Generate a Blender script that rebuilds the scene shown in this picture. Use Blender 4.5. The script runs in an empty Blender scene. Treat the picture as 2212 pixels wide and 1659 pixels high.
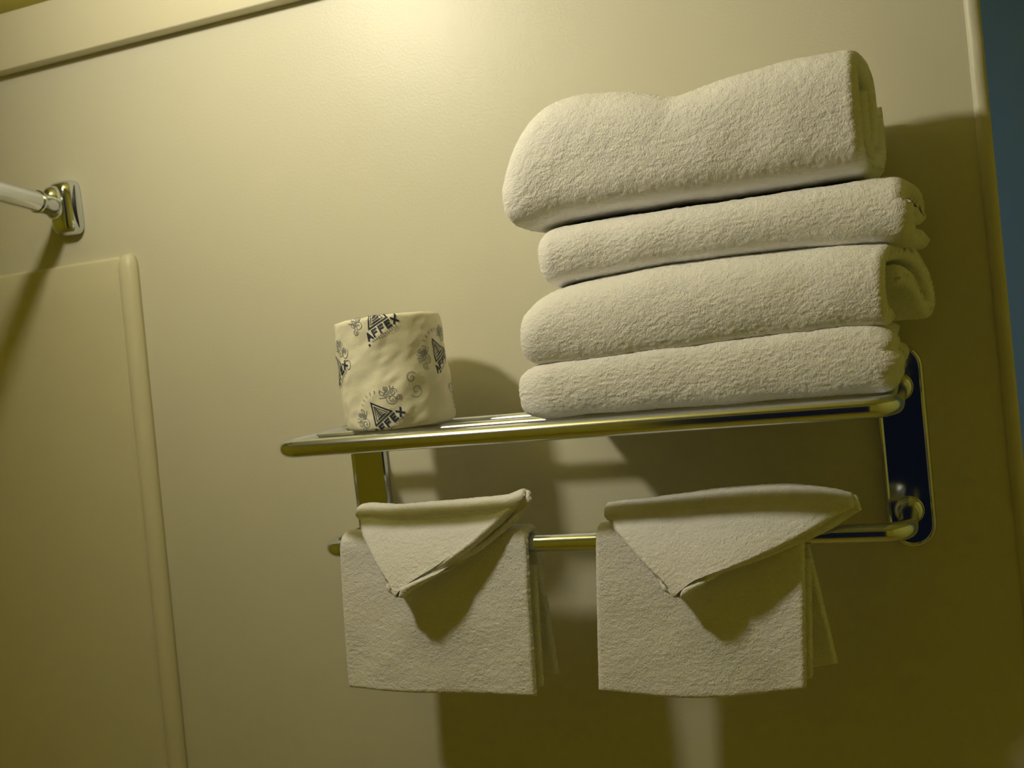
import bpy, bmesh, math, random
import numpy as np
from mathutils import Vector, Matrix

C = bpy.context.scene.collection
SC = bpy.context.scene
PI = math.pi

# ------------------------------------------------------------------ camera
F_PX = 2294.2077
YAW, PITCH, ROLL = 0.379, -0.0494, -0.1092
CAM = Vector((0.3126, -1.042, 0.0896))
fw = Vector((-math.sin(YAW) * math.cos(PITCH), math.cos(YAW) * math.cos(PITCH), math.sin(PITCH)))
r0 = fw.cross(Vector((0, 0, 1))).normalized()
u0 = r0.cross(fw)
rt = r0 * math.cos(ROLL) + u0 * math.sin(ROLL)
up = -r0 * math.sin(ROLL) + u0 * math.cos(ROLL)
cd = bpy.data.cameras.new('camera')
cd.sensor_fit = 'HORIZONTAL'
cd.sensor_width = 36.0
cd.lens = F_PX * 36.0 / 2212.0
cd.clip_start = 0.02
cam = bpy.data.objects.new('camera', cd)
C.objects.link(cam)
m = Matrix((rt, up, -fw)).transposed().to_4x4()
m.translation = CAM
cam.matrix_world = m
SC.camera = cam
cd.dof.use_dof = True
cd.dof.focus_distance = 0.93
cd.dof.aperture_fstop = 9.0

# ------------------------------------------------------------------ world and exposure
w = bpy.data.worlds.new('dim_blue_evening')
SC.world = w
w.use_nodes = True
w.node_tree.nodes['Background'].inputs[0].default_value = (0.40, 0.55, 0.9, 1)
w.node_tree.nodes['Background'].inputs[1].default_value = 0.008
SC.view_settings.view_transform = 'Standard'
SC.view_settings.look = 'None'
SC.view_settings.gamma = 1
SC.view_settings.exposure = 0.05

LAMP = Vector((-0.45, -0.60, 0.645))
LAMP_R = 0.046
LAMP_COL = (1.0, 0.915, 0.70)
LAMP_STR = 275.0
LAMP_DIR = Vector((0.75, 0.65, -0.20)).normalized()      # the way the lamp's glass faces


# ------------------------------------------------------------------ helpers
def tag(o, label=None, cat=None, group=None, kind=None):
    if label: o['label'] = label
    if cat: o['category'] = cat
    if group: o['group'] = group
    if kind: o['kind'] = kind
    return o


def empty(name, loc, label, cat, group=None):
    o = bpy.data.objects.new(name, None)
    o.location = loc
    o.empty_display_size = 0.02
    C.objects.link(o)
    return tag(o, label, cat, group)


def link(name, me, mat=None, parent=None, smooth=True):
    """Link a mesh given in world coordinates, keeping that place under its parent."""
    o = bpy.data.objects.new(name, me)
    C.objects.link(o)
    if mat is not None:
        me.materials.append(mat)
    if smooth:
        me.polygons.foreach_set('use_smooth', [True] * len(me.polygons))
    if parent is not None:
        loc = Vector(parent.location)
        p = parent.parent
        while p is not None:
            loc += Vector(p.location)
            p = p.parent
        me.transform(Matrix.Translation(-loc))
        o.parent = parent
    return o


def pydata(name, verts, faces, mat=None, parent=None, smooth=True):
    me = bpy.data.meshes.new(name)
    me.from_pydata([tuple(map(float, v)) for v in verts], [], faces)
    me.update()
    bm = bmesh.new(); bm.from_mesh(me)
    bmesh.ops.recalc_face_normals(bm, faces=bm.faces)
    bm.to_mesh(me); bm.free()
    return link(name, me, mat, parent, smooth)


def box(name, lo, hi, mat, parent=None, bevel=0.0, seg=2, taper=None):
    bm = bmesh.new()
    bmesh.ops.create_cube(bm, size=1)
    for v in bm.verts:
        v.co = Vector([lo[i] + (v.co[i] + .5) * (hi[i] - lo[i]) for i in range(3)])
    if taper: taper(bm)
    if bevel:
        bmesh.ops.bevel(bm, geom=list(bm.edges), offset=bevel, segments=seg, affect='EDGES', profile=0.6)
    bmesh.ops.recalc_face_normals(bm, faces=bm.faces)
    me = bpy.data.meshes.new(name)
    bm.to_mesh(me); bm.free()
    return link(name, me, mat, parent, smooth=bool(bevel))


def auto_smooth(o, ang=0.6):
    me = o.data
    bm = bmesh.new(); bm.from_mesh(me)
    for e in bm.edges:
        e.smooth = not (len(e.link_faces) == 2 and e.calc_face_angle(0) > ang)
    bm.to_mesh(me); bm.free()


def tube(name, pts, r, mat, parent=None, seg=28, cap=True, rs=None):
    pts = [Vector(p) for p in pts]
    n = len(pts)
    tan = []
    for i in range(n):
        a = pts[max(i - 1, 0)]; b = pts[min(i + 1, n - 1)]
        tan.append((b - a).normalized())
    ref = Vector((0, 0, 1)) if abs(tan[0].z) < 0.9 else Vector((1, 0, 0))
    V, Fc = [], []
    for i in range(n):
        t = tan[i]
        nx = (ref - t * ref.dot(t)).normalized()
        ref = nx
        ny = t.cross(nx)
        rr = rs[i] if rs else r
        for k in range(seg):
            a = 2 * PI * k / seg
            V.append(pts[i] + (nx * math.cos(a) + ny * math.sin(a)) * rr)
    for i in range(n - 1):
        for k in range(seg):
            a = i * seg + k; b = i * seg + (k + 1) % seg
            Fc.append((a, b, b + seg, a + seg))
    if cap:
        Fc.append(tuple(range(seg)))
        Fc.append(tuple((n - 1) * seg + k for k in range(seg)))
    o = pydata(name, V, Fc, mat, parent)
    auto_smooth(o, 0.9)
    return o


def arc_path(corners, rad, seg=10):
    """Polyline with its inner corners rounded."""
    c = [Vector(p) for p in corners]
    out = [c[0]]
    for i in range(1, len(c) - 1):
        a = (c[i - 1] - c[i]).normalized(); b = (c[i + 1] - c[i]).normalized()
        ang = a.angle(b)
        d = rad / math.tan(ang / 2)
        p0 = c[i] + a * d; p1 = c[i] + b * d
        cen = c[i] + (a + b).normalized() * (rad / math.sin(ang / 2))
        v0 = p0 - cen; v1 = p1 - cen
        tot = v0.angle(v1)
        for k in range(seg + 1):
            t = k / seg
            v = (v0 * math.sin((1 - t) * tot) + v1 * math.sin(t * tot)) / math.sin(tot)
            out.append(cen + v)
    out.append(c[-1])
    return out


# ---- vectorised value noise
def _hash(ix, iy, iz, seed):
    n = (ix * 374761393 + iy * 668265263 + iz * 2147483647 + seed * 974634777) & 0xffffffff
    n = ((n ^ (n >> 13)) * 1274126177) & 0xffffffff
    n = (n ^ (n >> 16)) & 0xffffff
    return n / float(0xffffff) * 2 - 1


def vnoise(P, scale, seed=0):
    Q = P * scale
    I = np.floor(Q).astype(np.int64)
    Fr = Q - I
    U = Fr * Fr * (3 - 2 * Fr)
    out = 0
    for dx in (0, 1):
        wx = U[..., 0] if dx else 1 - U[..., 0]
        for dy in (0, 1):
            wy = U[..., 1] if dy else 1 - U[..., 1]
            for dz in (0, 1):
                wz = U[..., 2] if dz else 1 - U[..., 2]
                out = out + wx * wy * wz * _hash(I[..., 0] + dx, I[..., 1] + dy, I[..., 2] + dz, seed)
    return out


def grid_normals(P):
    du = np.gradient(P, axis=0); dv = np.gradient(P, axis=1)
    N = np.cross(du, dv)
    L = np.linalg.norm(N, axis=2, keepdims=True)
    return N / np.maximum(L, 1e-12)


def sheet(name, P, half, mat, parent=None, seed=0, amp=1.0, edge_u=True, edge_v=True):
    """Thick cloth around the centre surface P[nu, nv, 3]: both faces, rounded borders."""
    P = np.asarray(P, float)
    nu, nv = P.shape[:2]
    N = grid_normals(P)
    # distance to each border along the surface
    su = np.concatenate([np.zeros((1, nv)), np.cumsum(np.linalg.norm(np.diff(P, axis=0), axis=2), 0)], 0)
    sv = np.concatenate([np.zeros((nu, 1)), np.cumsum(np.linalg.norm(np.diff(P, axis=1), axis=2), 1)], 1)
    h = np.full((nu, nv), float(half)) if np.isscalar(half) else np.asarray(half, float).copy()
    hm = h.max()
    f = np.ones((nu, nv))
    if edge_u:
        e = np.minimum(su, su[-1:] - su)
        f *= np.sqrt(np.clip(1 - (1 - np.clip(e / hm, 0, 1)) ** 2, 0, 1))
    if edge_v:
        e = np.minimum(sv, sv[:, -1:] - sv)
        f *= np.sqrt(np.clip(1 - (1 - np.clip(e / hm, 0, 1)) ** 2, 0, 1))
    h = h * f
    A = P + N * h[..., None]; B = P - N * h[..., None]
    fade = np.clip(f, 0.0, 1)
    for G, sg, sd in ((A, 1, seed), (B, -1, seed + 17)):
        d = (0.0011 * vnoise(G, 32, sd) + 0.00022 * vnoise(G, 130, sd + 1)
             + 0.00020 * vnoise(G, 260, sd + 2) + 0.00038 * vnoise(G, 470, sd + 3)) * amp
        G += N * (sg * d * fade)[..., None]
        # ragged loops along the borders
        j = 0.00035 * amp
        G[..., 0] += j * vnoise(P, 420, sd + 5); G[..., 2] += j * vnoise(P, 420, sd + 6)
    verts = np.concatenate([A.reshape(-1, 3), B.reshape(-1, 3)])
    n = nu * nv
    idx = np.arange(n).reshape(nu, nv)
    q = np.stack([idx[:-1, :-1], idx[1:, :-1], idx[1:, 1:], idx[:-1, 1:]], -1).reshape(-1, 4)
    qb = (q + n)[:, ::-1]
    fs = [q, qb]
    def rim(a):
        b = a + n
        return np.stack([a[:-1], a[1:], b[1:], b[:-1]], -1)
    fs += [rim(idx[0])[:, ::-1], rim(idx[-1]), rim(idx[:, 0]), rim(idx[:, -1])[:, ::-1]]
    Fc = np.concatenate(fs)
    me = bpy.data.meshes.new(name)
    me.vertices.add(len(verts)); me.vertices.foreach_set('co', verts.astype(np.float32).ravel())
    me.loops.add(Fc.size); me.loops.foreach_set('vertex_index', Fc.astype(np.int32).ravel())
    me.polygons.add(len(Fc))
    me.polygons.foreach_set('loop_start', np.arange(0, Fc.size, 4, dtype=np.int32))
    me.polygons.foreach_set('loop_total', np.full(len(Fc), 4, dtype=np.int32))
    me.update(calc_edges=True)
    bm = bmesh.new(); bm.from_mesh(me)
    bmesh.ops.remove_doubles(bm, verts=bm.verts, dist=1e-6)
    bmesh.ops.recalc_face_normals(bm, faces=bm.faces)
    bm.to_mesh(me); bm.free()
    me.validate()
    return link(name, me, mat, parent)


def resample(pts, n, smooth=3):
    """Chaikin-smooth a 2-D polyline, then resample evenly to n points."""
    p = np.asarray(pts, float)
    for _ in range(smooth):
        q = [p[0]]
        for a, b in zip(p[:-1], p[1:]):
            q.append(a * .75 + b * .25); q.append(a * .25 + b * .75)
        q.append(p[-1])
        p = np.array(q)
    s = np.concatenate([[0], np.cumsum(np.linalg.norm(np.diff(p, axis=0), axis=1))])
    t = np.linspace(0, s[-1], n)
    return np.stack([np.interp(t, s, p[:, k]) for k in range(p.shape[1])], 1)


# ------------------------------------------------------------------ materials
def new_mat(name):
    mt = bpy.data.materials.new(name); mt.use_nodes = True
    nt = mt.node_tree
    return mt, nt, nt.nodes['Principled BSDF']


def bump_chain(nt, specs):
    """specs: (scale, detail, distance, strength) noise bumps, chained; object coordinates."""
    tc = nt.nodes.new('ShaderNodeTexCoord')
    prev = None
    for sc, det, dist, st in specs:
        n = nt.nodes.new('ShaderNodeTexNoise'); n.inputs['Scale'].default_value = sc
        n.inputs['Detail'].default_value = det
        nt.links.new(tc.outputs['Object'], n.inputs['Vector'])
        b = nt.nodes.new('ShaderNodeBump'); b.inputs['Distance'].default_value = dist
        b.inputs['Strength'].default_value = st
        nt.links.new(n.outputs['Fac'], b.inputs['Height'])
        if prev is not None: nt.links.new(prev.outputs['Normal'], b.inputs['Normal'])
        prev = b
    return prev, tc


def paint(name, col, rough=0.42, spec=0.5, peel=0.00045, var=0.04):
    mt, nt, b = new_mat(name)
    b.inputs['Roughness'].default_value = rough
    b.inputs['Specular IOR Level'].default_value = spec
    bp, tc = bump_chain(nt, [(330, 2, peel, 0.55), (14, 2, 0.002, 0.25)])
    nt.links.new(bp.outputs['Normal'], b.inputs['Normal'])
    n = nt.nodes.new('ShaderNodeTexNoise'); n.inputs['Scale'].default_value = 5; n.inputs['Detail'].default_value = 4
    nt.links.new(tc.outputs['Object'], n.inputs['Vector'])
    mx = nt.nodes.new('ShaderNodeMix'); mx.data_type = 'RGBA'
    mx.inputs['A'].default_value = tuple(c * (1 - var) for c in col) + (1,)
    mx.inputs['B'].default_value = tuple(min(1, c * (1 + var)) for c in col) + (1,)
    nt.links.new(n.outputs['Fac'], mx.inputs['Factor'])
    nt.links.new(mx.outputs['Result'], b.inputs['Base Color'])
    return mt


def plain(name, col, rough=0.5, metal=0.0, spec=0.5, bumps=None):
    mt, nt, b = new_mat(name)
    b.inputs['Base Color'].default_value = tuple(col) + (1,)
    b.inputs['Roughness'].default_value = rough
    b.inputs['Metallic'].default_value = metal
    b.inputs['Specular IOR Level'].default_value = spec
    if bumps:
        bp, _ = bump_chain(nt, bumps)
        nt.links.new(bp.outputs['Normal'], b.inputs['Normal'])
    return mt


WALLP = paint('cream_satin_paint', (0.69, 0.665, 0.54), 0.40, 0.40, peel=0.00032)
SURR = paint('cream_surround_gloss', (0.72, 0.68, 0.50), 0.4, 0.5, peel=0.0001, var=0.02)
TRIMP = paint('cream_trim_paint', (0.71, 0.67, 0.50), 0.45, 0.5, peel=0.0002)
CEILP = paint('ceiling_ochre_paint', (0.74, 0.68, 0.20), 0.8, 0.2)
OCHRE = paint('ochre_room_paint', (0.92, 0.87, 0.20), 0.7, 0.3)
FLOORP = paint('brown_floor', (0.70, 0.60, 0.12), 0.6, 0.3)
BLUEP = paint('dusky_blue_paint', (0.30, 0.42, 0.52), 0.8, 0.2)
CHROME = plain('polished_chrome', (0.72, 0.76, 0.86), 0.11, 1.0)
CHROMEBAR = plain('chrome_tube', (0.74, 0.78, 0.90), 0.155, 1.0)
PLATE = plain('chrome_plate', (0.64, 0.67, 0.74), 0.10, 1.0)
BLACKGAP = plain('dark_seam', (0.01, 0.01, 0.015), 0.4)
PAPER = plain('tissue_wrapper_paper', (0.86, 0.82, 0.66), 0.6, bumps=[(60, 3, 0.0015, 0.5), (420, 2, 0.0003, 0.4)])
INK = plain('navy_ink', (0.02, 0.03, 0.08), 0.5)
FAINT = plain('pale_grey_ink', (0.28, 0.30, 0.31), 0.6)
CARD = plain('grey_cardboard', (0.35, 0.28, 0.18), 0.8)
BRASSC = plain('lamp_canopy_metal', (0.7, 0.66, 0.55), 0.3, 1.0)

TERRY, nt, b = new_mat('white_terry_cloth')
b.inputs['Base Color'].default_value = (0.93, 0.915, 0.90, 1)
b.inputs['Roughness'].default_value = 0.95
b.inputs['Specular IOR Level'].default_value = 0.15
b.inputs['Sheen Weight'].default_value = 0.25
b.inputs['Sheen Roughness'].default_value = 0.5
bp_, _ = bump_chain(nt, [(600, 3, 0.0020, 0.5), (1300, 2, 0.0009, 0.5)])
nt.links.new(bp_.outputs['Normal'], b.inputs['Normal'])

GLOW, nt, b = new_mat('glowing_opal_globe')
b.inputs['Base Color'].default_value = (0.9, 0.85, 0.7, 1)
b.inputs['Emission Color'].default_value = LAMP_COL + (1,)
b.inputs['Emission Strength'].default_value = LAMP_STR


# ------------------------------------------------------------------ the room
def struct(o, label=None):
    o['kind'] = 'structure'
    if label: o['label'] = label
    return o


# right end of the wall leans a touch, as in the photo
def lean_right(bm):
    for v in bm.verts:
        if v.co.x > 0: v.co.x = 0.3735 + 0.010 * (0.1 - v.co.z) * 0.9
struct(box('wall_back', (-1.6, 0, -1.3), (0.37, 0.11, 0.62), WALLP, taper=lean_right))
struct(box('floor', (-1.7, -2.2, -1.35), (1.6, 0.9, -1.3), FLOORP))
struct(box('wall_left', (-1.4, -1.7, -1.3), (-1.3, -0.001, 1.095), OCHRE))
struct(box('wall_front', (-1.4, -1.8, -1.3), (-0.30, -1.7, 1.095), OCHRE))
struct(box('wall_front', (-0.30, -1.8, 0.75), (0.60, -1.7, 1.095), OCHRE))
struct(box('wall_front', (0.60, -1.8, -1.3), (1.25, -1.7, 1.095), OCHRE))
struct(box('wall_right', (1.25, -1.8, -1.3), (1.35, 0.48, 1.095), OCHRE))
# ceiling rises away from the wall
V = []
for x in (-1.7, 1.6):
    for (y, z) in ((0.9, 0.5456), (0.0, 0.5456), (-2.2, 0.5456 + 0.32 * 2.2)):
        V += [(x, y, z), (x, y, z + 0.05)]
Fc = [(0, 2, 8, 6), (2, 4, 10, 8), (1, 7, 9, 3), (3, 9, 11, 5), (0, 6, 7, 1), (4, 5, 11, 10),
      (0, 1, 3, 2), (2, 3, 5, 4), (6, 8, 9, 7), (8, 10, 11, 9)]
struct(pydata('ceiling', V, Fc, CEILP, smooth=False))
# flat board along the top of the wall
struct(box('trim_1', (-1.6, -0.020, 0.4775), (0.36, 0.0, 0.5455), TRIMP, bevel=0.002))
# bead on the wall's right end
V = []; Fc = []
prof = [(-0.0085, 0.0), (-0.007, -0.0022), (-0.003, -0.0034), (0.002, -0.0030), (0.0045, 0.0), (0.0045, 0.012), (-0.0085, 0.012)]
zs = np.linspace(-1.3, 0.477, 60)
for z in zs:
    xr_ = 0.3735 + 0.009 * (0.1 - z)
    for (px, py) in prof:
        j = 0.0004 * math.sin(z * 90) + 0.0003 * math.sin(z * 233 + 1)
        V.append((xr_ + px + j * (py < 0), py, z))
k = len(prof)
for i in range(len(zs) - 1):
    for q in range(k):
        Fc.append((i * k + q, i * k + (q + 1) % k, (i + 1) * k + (q + 1) % k, (i + 1) * k + q))
Fc += [tuple(range(k)), tuple((len(zs) - 1) * k + q for q in range(k))]
struct(pydata('trim_2', V, Fc, WALLP))
# blue wall of the next room and the olive casing on it
struct(box('wall_far', (0.1, 0.42, -1.3), (1.6, 0.48, 0.54), BLUEP))
FILLGLOW, nt, b = new_mat('added_blue_fill_glow')  # blue emission for an added fill, no real source
b.inputs['Base Color'].default_value = (0.1, 0.1, 0.1, 1)
b.inputs['Emission Color'].default_value = (0.35, 0.62, 1.0, 1)
b.inputs['Emission Strength'].default_value = 0.55
struct(box('wall_side', (0.06, 0.11, -1.3), (0.10, 0.42, 0.54), OCHRE))
struct(box('added_blue_fill_1', (0.101, 0.14, -0.5), (0.112, 0.39, 0.45), FILLGLOW))  # unseen glowing slab, added only to light the blue wall
struct(box('trim_3', (0.4735, 0.405, -1.3), (0.56, 0.4205, 0.54), OCHRE, bevel=0.002))

# shower surround: a panel standing proud of the wall with a rounded bead on its edge
def leanx(z): return 0.034 * (z - 0.23)
V = []; Fc = []
pz = [-1.3, -0.6, -0.4, -0.2, 0.0, 0.1, 0.18, 0.2225, 0.2285, 0.2315]
py = [-0.009] * 7 + [-0.009, -0.0075, -0.004]
rows = []
for z, y in zip(pz, py):
    rows.append([(-1.299, y, z), (-0.70 + leanx(z) * .9, y, z), (-0.600 + leanx(z), y, z), (-0.5945 + leanx(z), y * .4, z), (-0.5945 + leanx(z), -0.0002, z), (-1.299, -0.0002, z)])
for r_ in rows: V += r_
for i in range(len(rows) - 1):
    for q in range(6):
        Fc.append((i * 6 + q, i * 6 + (q + 1) % 6, (i + 1) * 6 + (q + 1) % 6, (i + 1) * 6 + q))
Fc += [tuple(range(6)), tuple((len(rows) - 1) * 6 + q for q in range(6))]
sp = empty('shower_surround', (-1.0, -0.0002, -1.3), 'cream shower surround panel with a raised rounded edge, below the shower rod', 'shower surround')
o = pydata('surround_panel', V, Fc, SURR, sp); auto_smooth(o, 0.5)
# bead
V = []; Fc = []
zz = list(np.linspace(-1.3, 0.217, 50)) + [0.2235, 0.2285, 0.2315, 0.2332]
sc_ = [1] * 50 + [0.93, 0.78, 0.52, 0.15]
np_ = 15
for z, s in zip(zz, sc_):
    for q in range(np_):
        a = PI * q / (np_ - 1)
        V.append((-0.5825 + leanx(z) - 0.0135 * s * math.cos(a), -0.0125 * s * math.sin(a) ** 0.8, z))
for i in range(len(zz) - 1):
    for q in range(np_ - 1):
        Fc.append((i * np_ + q, i * np_ + q + 1, (i + 1) * np_ + q + 1, (i + 1) * np_ + q))
    Fc.append((i * np_ + np_ - 1, i * np_, (i + 1) * np_, (i + 1) * np_ + np_ - 1))
Fc += [tuple(range(np_)), tuple((len(zz) - 1) * np_ + q for q in range(np_))]
V = [(x, y - 0.0002, z) for x, y, z in V]
pydata('edge_bead', V, Fc, SURR, sp)

# ------------------------------------------------------------------ lamp on the ceiling
ztop = 0.5456 + 0.32 * -LAMP.y
lp = empty('ceiling_spot_lamp', (LAMP.x, LAMP.y, ztop), 'glowing spot lamp with a metal shade hanging under the sloping ceiling', 'lamp')


def at_lamp(u, off=0.0):
    return LAMP + LAMP_DIR * (u + off)
bm = bmesh.new()
q_ = LAMP_DIR.to_track_quat('Z', 'X').to_matrix().to_4x4()
bmesh.ops.create_uvsphere(bm, u_segments=40, v_segments=20, radius=LAMP_R)
for v in bm.verts: v.co.z = v.co.z * (0.22 if v.co.z > 0 else 0.10)
me = bpy.data.meshes.new('lens'); bm.to_mesh(me); bm.free()
me.transform(Matrix.Translation(LAMP) @ q_); link('lens', me, GLOW, lp)
# open shade: outer and inner skin
pr_s = [(0.004, 0.0500), (0.0, 0.053), (-0.03, 0.050), (-0.07, 0.040), (-0.10, 0.022), (-0.105, 0.004)]
tube('shade', [at_lamp(a) for a, _ in pr_s], 0.05, BRASSC, lp, 40, rs=[r for _, r in pr_s])
jt = at_lamp(-0.10)
tube('stem', [jt + Vector((0, 0, -0.004)), Vector((jt.x, jt.y, 0.5456 + 0.32 * -jt.y))], 0.006, BRASSC, lp, 16)
tube('canopy', [Vector((jt.x, jt.y, 0.5456 + 0.32 * -jt.y - 0.018)), Vector((jt.x, jt.y, 0.5456 + 0.32 * -jt.y + 0.012))], 0.045, BRASSC, lp, 36)

# ------------------------------------------------------------------ chrome towel rack
H = 0.28
D1, D2, ZL = 0.1752, 0.1023, -0.1145
rack = empty('towel_rack', (0, 0, -0.055), 'chrome wall-mounted towel rack with an upper shelf of rods and a lower bar', 'towel rack')


def plate(xc):
    bm = bmesh.new()
    R = 0.0215; zt, zb = 0.0395, -0.1495
    ring = []
    for k in range(24): a = PI * k / 23; ring.append((xc + R * math.cos(a), zt - R + R * math.sin(a)))
    for k in range(24): a = PI + PI * k / 23; ring.append((xc + R * math.cos(a), zb + R + R * math.sin(a)))
    levels = [(0.0, 1.0), (-0.0055, 1.0), (-0.0078, 0.955), (-0.0085, 0.88), (-0.0078, 0.82), (-0.0074, 0.80)]
    zc = (zt + zb) / 2
    vs = []
    for y, s in levels:
        row = []
        for (x, z) in ring:
            # inset by an even margin
            inset = R * (1 - s)
            cz = zt - R if z > zc else zb + R
            dx, dz = x - xc, z - cz
            L = math.hypot(dx, dz)
            row.append(bm.verts.new((xc + dx * (L - inset) / L, y, cz + dz * (L - inset) / L)))
        vs.append(row)
    n = len(ring)
    for a, b2 in zip(vs[:-1], vs[1:]):
        for k in range(n): bm.faces.new((a[k], a[(k + 1) % n], b2[(k + 1) % n], b2[k]))
    bm.faces.new(vs[0]); bm.faces.new(vs[-1])
    bmesh.ops.recalc_face_normals(bm, faces=bm.faces)
    me = bpy.data.meshes.new('mounting_plate'); bm.to_mesh(me); bm.free()
    o = link('mounting_plate', me, PLATE, rack); auto_smooth(o, 0.5)
    return o


plate(-0.2815); plate(0.2815)
tube('shelf_rail', arc_path([(-H, -0.004, 0), (-H, -D1, 0), (H, -D1, 0), (H, -0.004, 0)], 0.020, 14), 0.0085, CHROMEBAR, rack, 40)
tube('lower_bar', arc_path([(-H - 0.007, -0.004, ZL), (-H - 0.007, -D2, ZL), (H, -D2, ZL), (H, -0.004, ZL)], 0.020, 14), 0.0085, CHROMEBAR, rack, 40)
for d in (0.113, 0.056):
    tube('shelf_rod', [(-H, -d, 0.0018), (H, -d, 0.0018)], 0.0062, CHROMEBAR, rack, 28)
for x in (-H, H):
    for z in (0, ZL):
        tube('collar', [(x, -0.006, z), (x, -0.0115, z), (x, -0.0145, z)], 0.0125, CHROME, rack, 32, rs=[0.0135, 0.0128, 0.0095])

# ------------------------------------------------------------------ stacked towels
def xgrid(x0, x1, step=0.0014):
    n = int((x1 - x0) / step)
    return np.linspace(0, 1, n)


def lerp_tab(tab, x):
    a = np.array(tab)
    return np.interp(x, a[:, 0], a[:, 1])


def smooth_tab(tab, x, wdt=0.01):
    return (lerp_tab(tab, x - wdt) + 2 * lerp_tab(tab, x) + lerp_tab(tab, x + wdt) + lerp_tab(tab, x - wdt / 2) * 2 + lerp_tab(tab, x + wdt / 2) * 2) / 8


def towel(name, path, x0, x1, zbot, ztop, half, skewL, skewR, puffL, puffR, label, seed, dfront=None, edge_curve=None, npath=420):
    """path: centre line of the folded sheet in unit space (depth 0 back..1 front, 0 bottom..1 top).
    zbot/ztop: tables along X; the ends can be slanted with depth (skew) and swell shut (puff)."""
    pth = resample(path, npath, 4)
    u = xgrid(x0, x1)
    P = np.zeros((len(u), npath, 3))
    for i, t in enumerate(u):
        x = x0 + (x1 - x0) * t
        zb = float(smooth_tab(zbot, x)); zt = float(smooth_tab(ztop, x))
        dB, dF = (0.02, 0.16) if dfront is None else dfront(x)
        # leave room for the thickness
        lo_z, hi_z = zb + half, zt - half
        lo_d, hi_d = dB + half, dF - half
        s = 1.0
        if puffL and x - x0 < puffL: s = min(s, math.sqrt(max(0, 1 - (1 - (x - x0) / puffL) ** 2)) * .42 + .58)
        if puffR and x1 - x < puffR: s = min(s, math.sqrt(max(0, 1 - (1 - (x1 - x) / puffR) ** 2)) * .42 + .58)
        zm = (lo_z + hi_z) / 2; dm = (lo_d + hi_d) / 2
        dd = lo_d + pth[:, 0] * (hi_d - lo_d)
        zz_ = lo_z + pth[:, 1] * (hi_z - lo_z)
        dd = dm + (dd - dm) * (1 - (1 - s) * .35); zz_ = zm + (zz_ - zm) * s
        xx = x + skewR * (hi_d - dd) * t ** 3 + skewL * (hi_d - dd) * (1 - t) ** 3
        if edge_curve is not None: xx = xx + edge_curve(t, dd, zz_)
        P[i, :, 0] = xx; P[i, :, 1] = -dd; P[i, :, 2] = zz_
    o = sheet(name, P, half, TERRY, None, seed)
    return tag(o, label, 'towel', 'white towels stacked on the shelf')


# bottom towel: spiral fold, full bulging front
FOLD = [(0.10, 1.0), (0.55, 1.0), (0.94, 1.0), (1.0, 0.98), (1.02, 0.5), (1.0, 0.02), (0.94, 0.0), (0.5, 0.0), (0.06, 0.0), (-0.02, 0.25), (0.06, 0.5), (0.5, 0.5), (0.80, 0.5)]
FOLDT = [(0.80, 0.5), (0.5, 0.5), (0.06, 0.5), (-0.02, 0.75), (0.06, 1.0), (0.5, 1.0), (0.97, 1.0), (1.03, 0.5), (0.97, 0.0), (0.5, 0.0), (0.05, 0.0)]
towel('folded_towel', FOLD, -0.030, 0.281,
      [(-0.03, 0.0095), (0.3, 0.0095)],
      [(-0.03, 0.052), (-0.02, 0.0575), (0.0, 0.0605), (0.05, 0.0625), (0.09, 0.0635), (0.168, 0.0655), (0.225, 0.067), (0.262, 0.0665), (0.285, 0.062)],
      0.0088, -0.02, 0.02, 0.03, 0.008,
      'white folded terry towel at the bottom of the stack, lying on the shelf rods', 11,
      dfront=lambda x: (0.012, 0.171 - 0.004 * max(0, (0.0 - x) / 0.03)),
      edge_curve=lambda t, d, z: (0.0025 * np.sin(z * 420) + 0.002 * np.sin(z * 190 + 1)) * t ** 6)

ROLLP = [(0.86, -0.03), (0.98, 0.0), (1.02, 0.45), (0.96, 0.88), (0.74, 1.0), (0.45, 0.99), (0.22, 0.80), (0.06, 0.42), (0.04, 0.03), (0.16, -0.04), (0.28, 0.18), (0.42, 0.50), (0.62, 0.62), (0.72, 0.55)]
towel('rolled_towel', ROLLP, -0.020, 0.283,
      [(-0.02, 0.058), (0.0, 0.056), (0.05, 0.0565), (0.09, 0.058), (0.168, 0.0605), (0.24, 0.0625), (0.3, 0.063)],
      [(-0.02, 0.108), (-0.012, 0.114), (0.0, 0.1215), (0.02, 0.1265), (0.056, 0.1305), (0.117, 0.134), (0.175, 0.1335), (0.247, 0.132), (0.284, 0.129)],
      0.0080, 0.05, 0.33, 0.016, 0.0,
      'white rolled terry towel second from the stack bottom, its curled end showing', 23,
      dfront=lambda x: (0.045, 0.173), npath=360)

towel('folded_towel', FOLDT, 0.001, 0.298,
      [(0.0, 0.121), (0.02, 0.124), (0.06, 0.1265), (0.117, 0.130), (0.2, 0.1295), (0.3, 0.121)],
      [(0.0, 0.176), (0.01, 0.179), (0.06, 0.1795), (0.176, 0.180), (0.26, 0.1805), (0.3, 0.179)],
      0.0075, 0.0, 0.10, 0.010, 0.006,
      'white folded terry towel third up the stack, under the big top towel', 37,
      dfront=lambda x: (0.015, 0.158),
      edge_curve=lambda t, d, z: 0.004 * t ** 8 * (z < 0.155))

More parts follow.
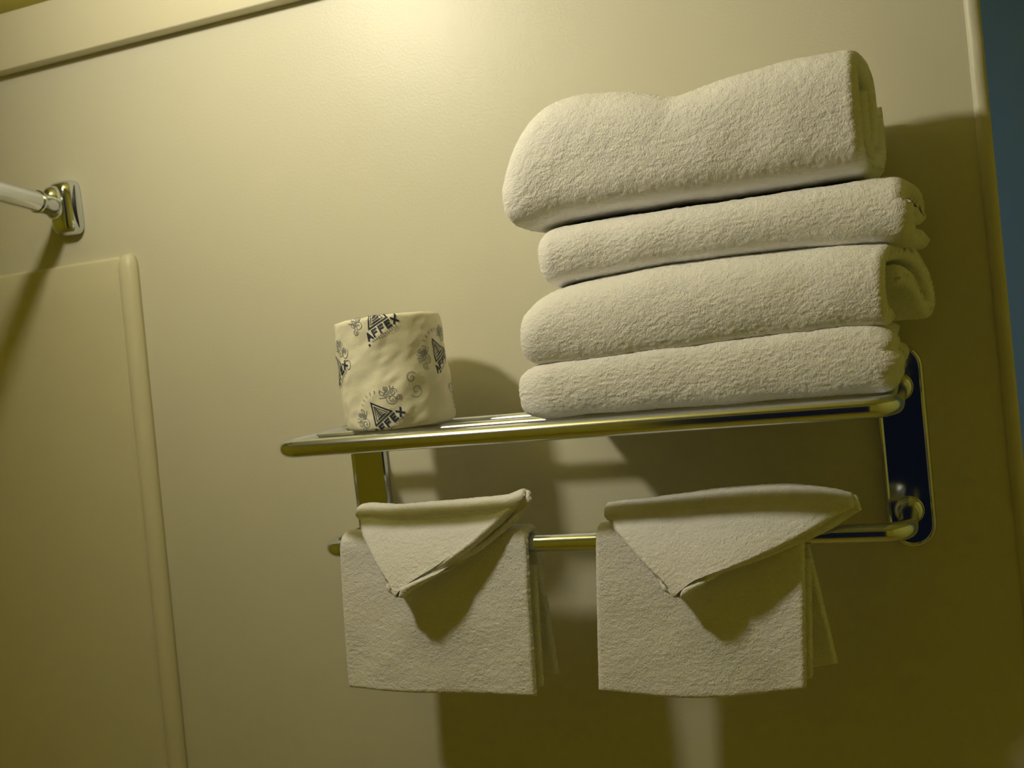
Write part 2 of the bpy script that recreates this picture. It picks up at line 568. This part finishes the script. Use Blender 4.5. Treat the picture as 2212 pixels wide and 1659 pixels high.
TOPP = [(0.05, 0.72), (-0.02, 0.45), (0.04, 0.08), (0.5, 0.0), (0.97, 0.02), (1.02, 0.5), (0.99, 0.94), (0.78, 1.01), (0.42, 1.01), (0.30, 0.90), (0.27, 0.5), (0.32, 0.24), (0.52, 0.20), (0.66, 0.30), (0.68, 0.75)]
towel('folded_towel', TOPP, -0.028, 0.276,
      [(-0.03, 0.178), (-0.012, 0.1745), (0.004, 0.176), (0.02, 0.1805), (0.1, 0.1815), (0.2, 0.1815), (0.3, 0.182)],
      [(-0.028, 0.222), (-0.020, 0.243), (-0.008, 0.266), (0.004, 0.279), (0.018, 0.287), (0.045, 0.291), (0.085, 0.286), (0.110, 0.278), (0.126, 0.272), (0.14, 0.275), (0.171, 0.281), (0.224, 0.286), (0.26, 0.286), (0.276, 0.284)],
      0.0095, 0.10, 0.10, 0.022, 0.0,
      'large white terry towel folded thick on top of the stack, sagging in the middle', 51,
      dfront=lambda x: (0.012, 0.160), npath=480)

# ------------------------------------------------------------------ wash cloths on the lower bar
def washcloth(seed, label, xl, xr, zb, zt, flapL, flapR, apex, zroll, right_back, lift, bulge):
    t = empty('washcloth', ((xl + xr) / 2, -D2, ZL), label, 'washcloth', 'white washcloths on the lower bar')
    # hanging panel: up the back, over the bar, down the front
    hf = 0.0042
    top = ZL + 0.0085 + hf + 0.001
    prof = [(D2 - 0.016, zb(0) + 0.004), (D2 - 0.0155, -0.19), (D2 - 0.0135, ZL - 0.006), (D2 - 0.0125, top - 0.003), (D2, top + 0.002), (D2 + 0.0125, top - 0.003),
            (D2 + 0.0145, ZL - 0.006), (D2 + 0.018, -0.19), (D2 + 0.019, zb(0))]
    n = 330
    pr_ = resample(prof, n, 4)
    nu = int((xr - xl) / 0.0014)
    P = np.zeros((nu, n, 3))
    ss = np.linspace(0, 1, n)
    for i in range(nu):
        a = i / (nu - 1)
        x = xl + (xr - xl) * a
        front = ss > 0.5
        w_ = np.clip((-0.12 - pr_[:, 1]) / 0.13, 0, 1)
        lowz = np.where(front, zb(a), zb(a) + 0.006)
        z = np.where(pr_[:, 1] < -0.12, -0.12 + (pr_[:, 1] + 0.12) * ((lowz + 0.12) / (zb(0) + 0.12)), pr_[:, 1])
        lean = zt['lean'](a, -(z + 0.1))
        P[i, :, 0] = x + lean + np.where(front, 0, right_back * a * w_)
        und = 0.0022 * np.sin(a * 9 + seed) * w_ + zt['wave'](a, w_) * front
        P[i, :, 1] = -(pr_[:, 0] + und)
        P[i, :, 2] = z
    sheet('hanging_panel', P, hf, TERRY, t, seed, 0.85)
    # inner layer peeping out at the right edge
    P2 = P[int(nu * 0.80):].copy()
    P2[:, :, 0] += 0.0045
    mid = n // 2
    P2[:, mid:, 1] += 0.0088
    P2[:, :mid, 1] -= 0.0088
    P2 = P2[:, mid + 40: -6]
    sheet('inner_layer', P2, 0.0032, TERRY, t, seed + 3, 0.7)
    # folded corner flap: triangle from a soft roll along the bar to a tip that stands off the panel
    L = np.array(flapL, float); R = np.array(flapR, float); A = np.array(apex, float)
    nu2, nv2 = 190, 170
    for layer in range(2):
        G = np.zeros((nu2, nv2, 3))
        jj = np.linspace(0, 1, nv2)
        roll_n = 0.20
        ang = np.clip(jj / roll_n, 0, 1) * (PI * 0.86)
        k_ = np.clip((jj - roll_n) / (1 - roll_n), 0, 1)
        for i in range(nu2):
            a = i / (nu2 - 1)
            root = L + (R - L) * a + np.array([0, 0, zroll(a)])
            tip = A + (root - A) * 0.06 + np.array([0, 0, 0.010 * (2 * a - 1) ** 2])
            r_roll = 0.0088 + 0.0012 * math.sin(a * 5 + seed)
            base = root[None, :] + np.stack([0 * jj, r_roll * np.cos(ang), r_roll * (np.sin(ang) - 1)], 1)
            line = base * (1 - k_)[:, None] + tip[None, :] * k_[:, None]
            line[:, 1] += 0.0045 * np.exp(-((k_ - 0.10) / 0.08) ** 2) * (jj > roll_n) - np.sin(k_ * PI) * lift * 0.15
            bow = bulge * np.sin(k_ * PI) * a ** 2
            line[:, 0] += bow * 0.6; line[:, 2] -= bow * 0.8
            if layer:                                   # second ply peeps out below the first
                o_ = np.clip(jj * 3, 0, 1) * (1 - 0.85 * k_)
                line[:, 0] += 0.0095 * o_ * a; line[:, 2] -= 0.0050 * o_; line[:, 1] += 0.0075 * np.clip(jj * 3, 0, 1)
                line += (root - line) * (0.07 * k_ ** 2)[:, None]
            G[i] = line
        sheet('folded_flap', G, 0.0046 if layer == 0 else 0.0036, TERRY, t, seed + 7 + layer, 0.8)
    return t


washcloth(5, 'white washcloth folded to a point on the lower bar, below the toilet roll',
          -0.2625, -0.0570, lambda a: -0.2535 - 0.004 * a - 0.0012 * math.sin(a * PI), {'lean': lambda a, h: -0.006 * np.clip(h, 0, 1) / 0.16 + 0 * a, 'wave': lambda a, w: 0.002 * w * math.sin(a * 3 + 1)},
          (-0.2405, -0.1085, -0.0755), (-0.0565, -0.1085, -0.0690), (-0.1865, -0.156, -0.1575),
          lambda a: 0.0035 * math.exp(-((a - 0.08) / 0.10) ** 2) + 0.0055 * math.exp(-((a - 1) / 0.07) ** 2) - 0.001 * math.sin(a * PI), 0.012, 0.035, 0.009)
washcloth(9, 'white washcloth with a wide drooping flap, near the right end of the lower bar',
          0.0105, 0.1985, lambda a: -0.2500 - 0.006 * math.sin(a * PI * 0.9) + 0.008 * a ** 3, {'lean': lambda a, h: -0.012 * np.clip(h, 0, 1) / 0.16 * (1 if True else 0) + 0 * a, 'wave': lambda a, w: 0.003 * w * math.sin(a * 7)},
          (0.0200, -0.1075, -0.0830), (0.2400, -0.1075, -0.0760), (0.0845, -0.152, -0.1615),
          lambda a: 0.0070 * math.sin(min(a * 1.15, 1) * PI * 0.62) - 0.014 * a ** 7, 0.024, 0.035, 0.004)

# ------------------------------------------------------------------ toilet roll
RX, RY, RR, RH, RB = -0.1855, -0.0990, 0.0545, 0.1055, 0.0095
tr = empty('toilet_roll', (RX, RY, RB), 'toilet roll wrapped in printed paper standing on the left of the shelf', 'toilet roll')
LEANX = -0.05


def rad(a, h):
    """radius of the wrapped roll at angle a and height fraction h (bulges low, pinched at the rims)"""
    r = RR * (1 - 0.035 * h) * (1 + 0.015 * math.sin(2 * a + 1) * h)
    e = 0.10
    if h < e: r *= 0.94 + 0.06 * math.sqrt(1 - (1 - h / e) ** 2)
    if h > 1 - 0.05: r *= 0.975 + 0.025 * math.sqrt(max(0, 1 - (1 - (1 - h) / 0.05) ** 2))
    return r


def wrinkle(a, h):
    a = (a - PI / 2) % (2 * PI)
    p = np.array([[math.cos(a) * 2.0, math.sin(a) * 2.0, h * 4 - a * 0.8]])
    q = np.array([[a * 1.2 + h * 3, h * 6 - a * 2.2, 0.5]])
    q2 = np.array([[a * 2.2 + h * 5, h * 11 - a * 4.0, 3.5]])
    return 0.0013 * float(vnoise(p, 1.6, 5)[0]) + 0.0009 * float(vnoise(q, 1.5, 8)[0]) + 0.0006 * float(vnoise(q2, 1.5, 4)[0])


def rp(a, h, extra=0.0):
    r = rad(a, h) + wrinkle(a, h) + extra
    z = RB + h * RH + 0.0025 * h * math.cos(a + 0.9)
    return Vector((RX + r * math.cos(a) + LEANX * 0.08 * h, RY + r * math.sin(a), z))


na, nh = 160, 70
V = []; Fc = []
for i in range(nh + 1):
    for k in range(na):
        V.append(rp(2 * PI * k / na, i / nh))
for i in range(nh):
    for k in range(na):
        Fc.append((i * na + k, i * na + (k + 1) % na, (i + 1) * na + (k + 1) % na, (i + 1) * na + k))
# tucked top and bottom with pleats round the core
def cap(base, sgn):
    prev = base
    for s, dz in ((0.90, 0.0012), (0.70, 0.001), (0.45, -0.001), (0.36, -0.004), (0.33, -0.02)):
        row = []
        for k in range(na):
            a = 2 * PI * k / na
            p = Vector(V[base[k]])
            cx_, cy_ = RX + (LEANX * 0.08 if sgn > 0 else 0), RY
            pl = 0.0006 * math.sin(k * 2 * PI / na * 17) * (1 - s)
            row.append(len(V))
            V.append(Vector((cx_ + (p.x - cx_) * s, cy_ + (p.y - cy_) * s, p.z + sgn * (max(dz + pl, -0.02) if sgn > 0 else min(dz, 0)))))
        for k in range(na):
            Fc.append((prev[k], prev[(k + 1) % na], row[(k + 1) % na], row[k]))
        prev = row
    Fc.append(tuple(prev))
cap([nh * na + k for k in range(na)], 1)
cap(list(range(na)), -1)
pydata('paper_wrapper', V, Fc, PAPER, tr)

# prints: flat shapes wrapped on the cylinder; (s, h) in metres, s along the surface from the view side
A0 = math.atan2(CAM.y - RY, CAM.x - RX)


def wrapped(name, polys, mat, s0, h0, rot, lift=0.0005):
    V, Fc = [], []
    c, s_ = math.cos(rot), math.sin(rot)
    for pts, faces in polys:
        b0 = len(V)
        for (x, y) in pts:
            X = s0 + x * c - y * s_; Y = h0 + x * s_ + y * c
            hh = Y / RH
            if hh > 1.0:      # runs over the rim onto the top
                p = rp(A0 + X / RR, 1.0, 0)
                k_ = (Y - RH) / RR
                cc = Vector((RX + LEANX * 0.08, RY, p.z))
                p = cc + (p - cc) * (1 - k_); p.z += 0.0017
            else:
                p = rp(A0 + X / RR, max(hh, 0.0), lift)
            V.append(p)
        for f in faces: Fc.append(tuple(b0 + i for i in f))
    return pydata(name, V, Fc, mat, tr, smooth=True)


def ribbon(pts, wd):
    pts = [Vector((x, y, 0)) for x, y in pts]
    out = []; n = len(pts)
    for i in range(n):
        t = (pts[min(i + 1, n - 1)] - pts[max(i - 1, 0)]).normalized()
        nrm = Vector((-t.y, t.x, 0)) * wd / 2
        out += [tuple((pts[i] + nrm)[:2]), tuple((pts[i] - nrm)[:2])]
    return out, [(2 * i, 2 * i + 1, 2 * i + 3, 2 * i + 2) for i in range(n - 1)]


def tri_outline(sz, wd, cy=0.0):
    polys = []
    P_ = [(-sz / 2, -sz * 0.29 + cy), (sz / 2, -sz * 0.29 + cy), (0, sz * 0.577 + cy)]
    inner = [(x * (1 - wd), (y - cy) * (1 - wd) + cy) for x, y in P_]
    pts = []; fcs = []
    for k in range(3):
        for q in range(7):
            t = q / 7
            a, b2 = P_[k], P_[(k + 1) % 3]; c2, d2 = inner[k], inner[(k + 1) % 3]
            pts.append((a[0] + (b2[0] - a[0]) * t, a[1] + (b2[1] - a[1]) * t))
            pts.append((c2[0] + (d2[0] - c2[0]) * t, c2[1] + (d2[1] - c2[1]) * t))
    n = 21
    for k in range(n):
        j = (k + 1) % n
        fcs.append((2 * k, 2 * j, 2 * j + 1, 2 * k + 1))
    return pts, fcs


# block letters drawn as strokes: (polyline list) in a 1 x 1 cell
GLY = {'A': [[(0, 0), (.5, 1), (1, 0)], [(.22, .35), (.78, .35)]],
       'F': [[(0, 0), (0, 1), (.9, 1)], [(0, .52), (.75, .52)]],
       'E': [[(.9, 0), (0, 0), (0, 1), (.9, 1)], [(0, .52), (.75, .52)]],
       'X': [[(0, 0), (1, 1)], [(0, 1), (1, 0)]]}


def word(txt, x, y, wch, hch, st, gap):
    polys = []
    for ch in txt:
        for pl in GLY[ch]:
            for a, b2 in zip(pl[:-1], pl[1:]):
                ax, ay = x + a[0] * wch, y + a[1] * hch
                bx, by = x + b2[0] * wch, y + b2[1] * hch
                L_ = math.hypot(bx - ax, by - ay); ex, ey = (bx - ax) / L_ * st * .5, (by - ay) / L_ * st * .5
                N_ = 4
                polys.append(ribbon([(ax - ex + (bx - ax + 2 * ex) * q / N_, ay - ey + (by - ay + 2 * ey) * q / N_) for q in range(N_ + 1)], st))
        x += wch + gap
    return polys


def spiral(cx, cy, r, turns, ph, n=40, sgn=1):
    return [(cx + r * (1 - k / n * .85) * math.cos(ph + sgn * turns * 2 * PI * k / n), cy + r * (1 - k / n * .85) * math.sin(ph + sgn * turns * 2 * PI * k / n)) for k in range(n + 1)]


rng = random.Random(4)


def logo(s0, h0, rot, size=1.0, text='AFFEX'):
    z = size
    polys = [tri_outline(0.0235 * z, 0.17), tri_outline(0.0150 * z, 0.12)]
    for k in range(5):   # fine hatch inside
        yy = -0.0035 * z + k * 0.0020 * z
        wd = 0.0045 * z * (1 - k / 6)
        polys.append(ribbon([(-wd, yy), (0, yy), (wd, yy)], 0.0007 * z))
    polys.append(ribbon([(0, -0.004 * z), (0, 0.0065 * z)], 0.0008 * z))
    polys += word(text, -0.0165 * z, -0.0150 * z, 0.0050 * z, 0.0058 * z, 0.0017 * z, 0.0026 * z)
    wrapped('printed_logo', polys, INK, s0, h0, rot)
    fl = []
    for sx in (-1, 1):
        cx_ = sx * 0.0185 * z
        for (dx, dy, r) in ((0, 0.002, 0.0052), (sx * 0.005, 0.0065, 0.0040), (-sx * 0.002, 0.0085, 0.0034), (sx * 0.006, -0.001, 0.0034), (sx * 0.0015, 0.013, 0.0026)):
            fl.append(ribbon(spiral(cx_ + dx * z, dy * z, r * z, 1.6, rng.random() * 6, 26, sx), 0.00065 * z))
        for k in range(7):
            a = 1.57 + sx * (k - 3) * 0.32
            fl.append(ribbon([(cx_ + math.cos(a) * 0.004 * z, 0.004 * z + math.sin(a) * 0.004 * z), (cx_ + math.cos(a) * 0.011 * z, 0.004 * z + math.sin(a) * 0.011 * z)], 0.0006 * z))
    for k in range(9):   # little crown of strokes at the tip
        a = PI / 2 + (k - 4) * 0.25
        fl.append(ribbon([(math.cos(a) * 0.0185 * z, math.sin(a) * 0.0185 * z), (math.cos(a) * 0.0215 * z, math.sin(a) * 0.0215 * z)], 0.0009 * z))
    for k in range(12):  # small line under the word
        fl.append(ribbon([(-0.014 * z + k * 0.0025 * z, -0.0178 * z), (-0.0125 * z + k * 0.0025 * z, -0.0178 * z)], 0.0010 * z))
    wrapped('printed_ornament', fl, FAINT, s0, h0, rot, 0.00045)


logo(-0.0200, 0.0160, 0.60)
logo(-0.0120, 0.1050, 0.44)
logo(0.0530, 0.0690, 0.58)
logo(-0.0750, 0.0650, 0.62)
for (s_, h_, sg) in ((0.0175, 0.040, 1), (-0.052, 0.070, -1), (0.072, 0.024, 1)):
    pl = [ribbon(spiral(0, 0.006, 0.0060, 1.3, 0.3, 30, sg), 0.0007), ribbon(spiral(0, -0.007, 0.0070, 1.3, 3.4, 30, sg), 0.0007)]
    wrapped('printed_swirl', pl, FAINT, s_, h_, 0.3)
for (s_, h_) in ((-0.0205, 0.0800), (0.0530, 0.0480), (-0.062, 0.056)):
    pts = [(0.0011 * math.cos(k * PI / 5), 0.0011 * math.sin(k * PI / 5)) for k in range(10)]
    wrapped('printed_dot', [(pts, [tuple(range(10))])], INK, s_, h_, 0)

# ------------------------------------------------------------------ shower rod in its wall bracket
rod = empty('shower_rod', (-0.655, 0, 0.3), 'curved chrome shower rod held by a chrome wall bracket at the left', 'shower rod')
BX, BZ = -0.6615, 0.2995
# wall flange + domed housing, profile grows narrower away from the wall
V = []; Fc = []
lev = [(0.0, 0.0185, 0.0335), (-0.004, 0.0190, 0.0340), (-0.010, 0.0185, 0.0335), (-0.016, 0.0165, 0.0315), (-0.021, 0.0135, 0.0285), (-0.0235, 0.0090, 0.022), (-0.0245, 0.001, 0.003)]
nk = 48
for (y, hx, hz) in lev:
    for k in range(nk):
        a = 2 * PI * k / nk
        c_, s_ = math.cos(a), math.sin(a)
        e = 0.42
        V.append((BX + hx * math.copysign(abs(c_) ** e, c_), y, BZ + hz * math.copysign(abs(s_) ** e, s_)))
for i in range(len(lev) - 1):
    for k in range(nk):
        Fc.append((i * nk + k, i * nk + (k + 1) % nk, (i + 1) * nk + (k + 1) % nk, (i + 1) * nk + k))
Fc += [tuple(range(nk)), tuple((len(lev) - 1) * nk + k for k in range(nk))]
o = pydata('bracket', V, Fc, CHROME, rod)
# crescent seam on the bracket's right flank
pts = []
for k in range(21):
    t = k / 20 * 2 - 1
    pts.append((BX + 0.0188 - 0.0009 * abs(t) ** 3, -0.0105 - 0.0045 * (1 - t * t) + 0.0015, BZ + 0.026 * t))
tube('seam', pts, 0.001, BLACKGAP, rod, 10, rs=[0.0003 + 0.0016 * (1 - (k / 10 - 1) ** 2) for k in range(21)])
# swivel dome and rod socket
dirr = Vector((0.036, -1.0, 0.131)).normalized()
base = Vector((BX - 0.004, -0.015, BZ + 0.001))
V = []; Fc = []
for i in range(13):
    t = i / 12
    zc = BZ + 0.006 + (t * 2 - 1) * 0.022
    rr = 0.0125 * math.sqrt(max(0.0, 1 - abs(t * 2 - 1) ** 3.0)) + 0.0004
    for k in range(28):
        a = 2 * PI * k / 28
        V.append((BX - 0.004 + rr * math.cos(a) * 1.0, -0.020 + rr * math.sin(a) * 1.25, zc))
for i in range(12):
    for k in range(28):
        Fc.append((i * 28 + k, i * 28 + (k + 1) % 28, (i + 1) * 28 + (k + 1) % 28, (i + 1) * 28 + k))
Fc += [tuple(range(28)), tuple(12 * 28 + k for k in range(28))]
pydata('swivel', V, Fc, CHROME, rod)
s0 = base + dirr * 0.008
tube('socket', [s0, s0 + dirr * 0.012, s0 + dirr * 0.024, s0 + dirr * 0.026, s0 + dirr * 0.0285], 0.0132, CHROME, rod, 36, rs=[0.0125, 0.0128, 0.0130, 0.0138, 0.0138])
pts2 = [s0 + dirr * 0.02]
p = s0 + dirr * 0.02
for k in range(70):
    t = k / 60
    v = Vector((0.036 * (1 - 2 * t), -1, 0.131 * (1 - t))).normalized()
    p = p + v * 0.033
    if p.y < -1.685: break
    pts2.append(p.copy())
tube('rod', pts2, 0.0122, CHROMEBAR, rod, 36)
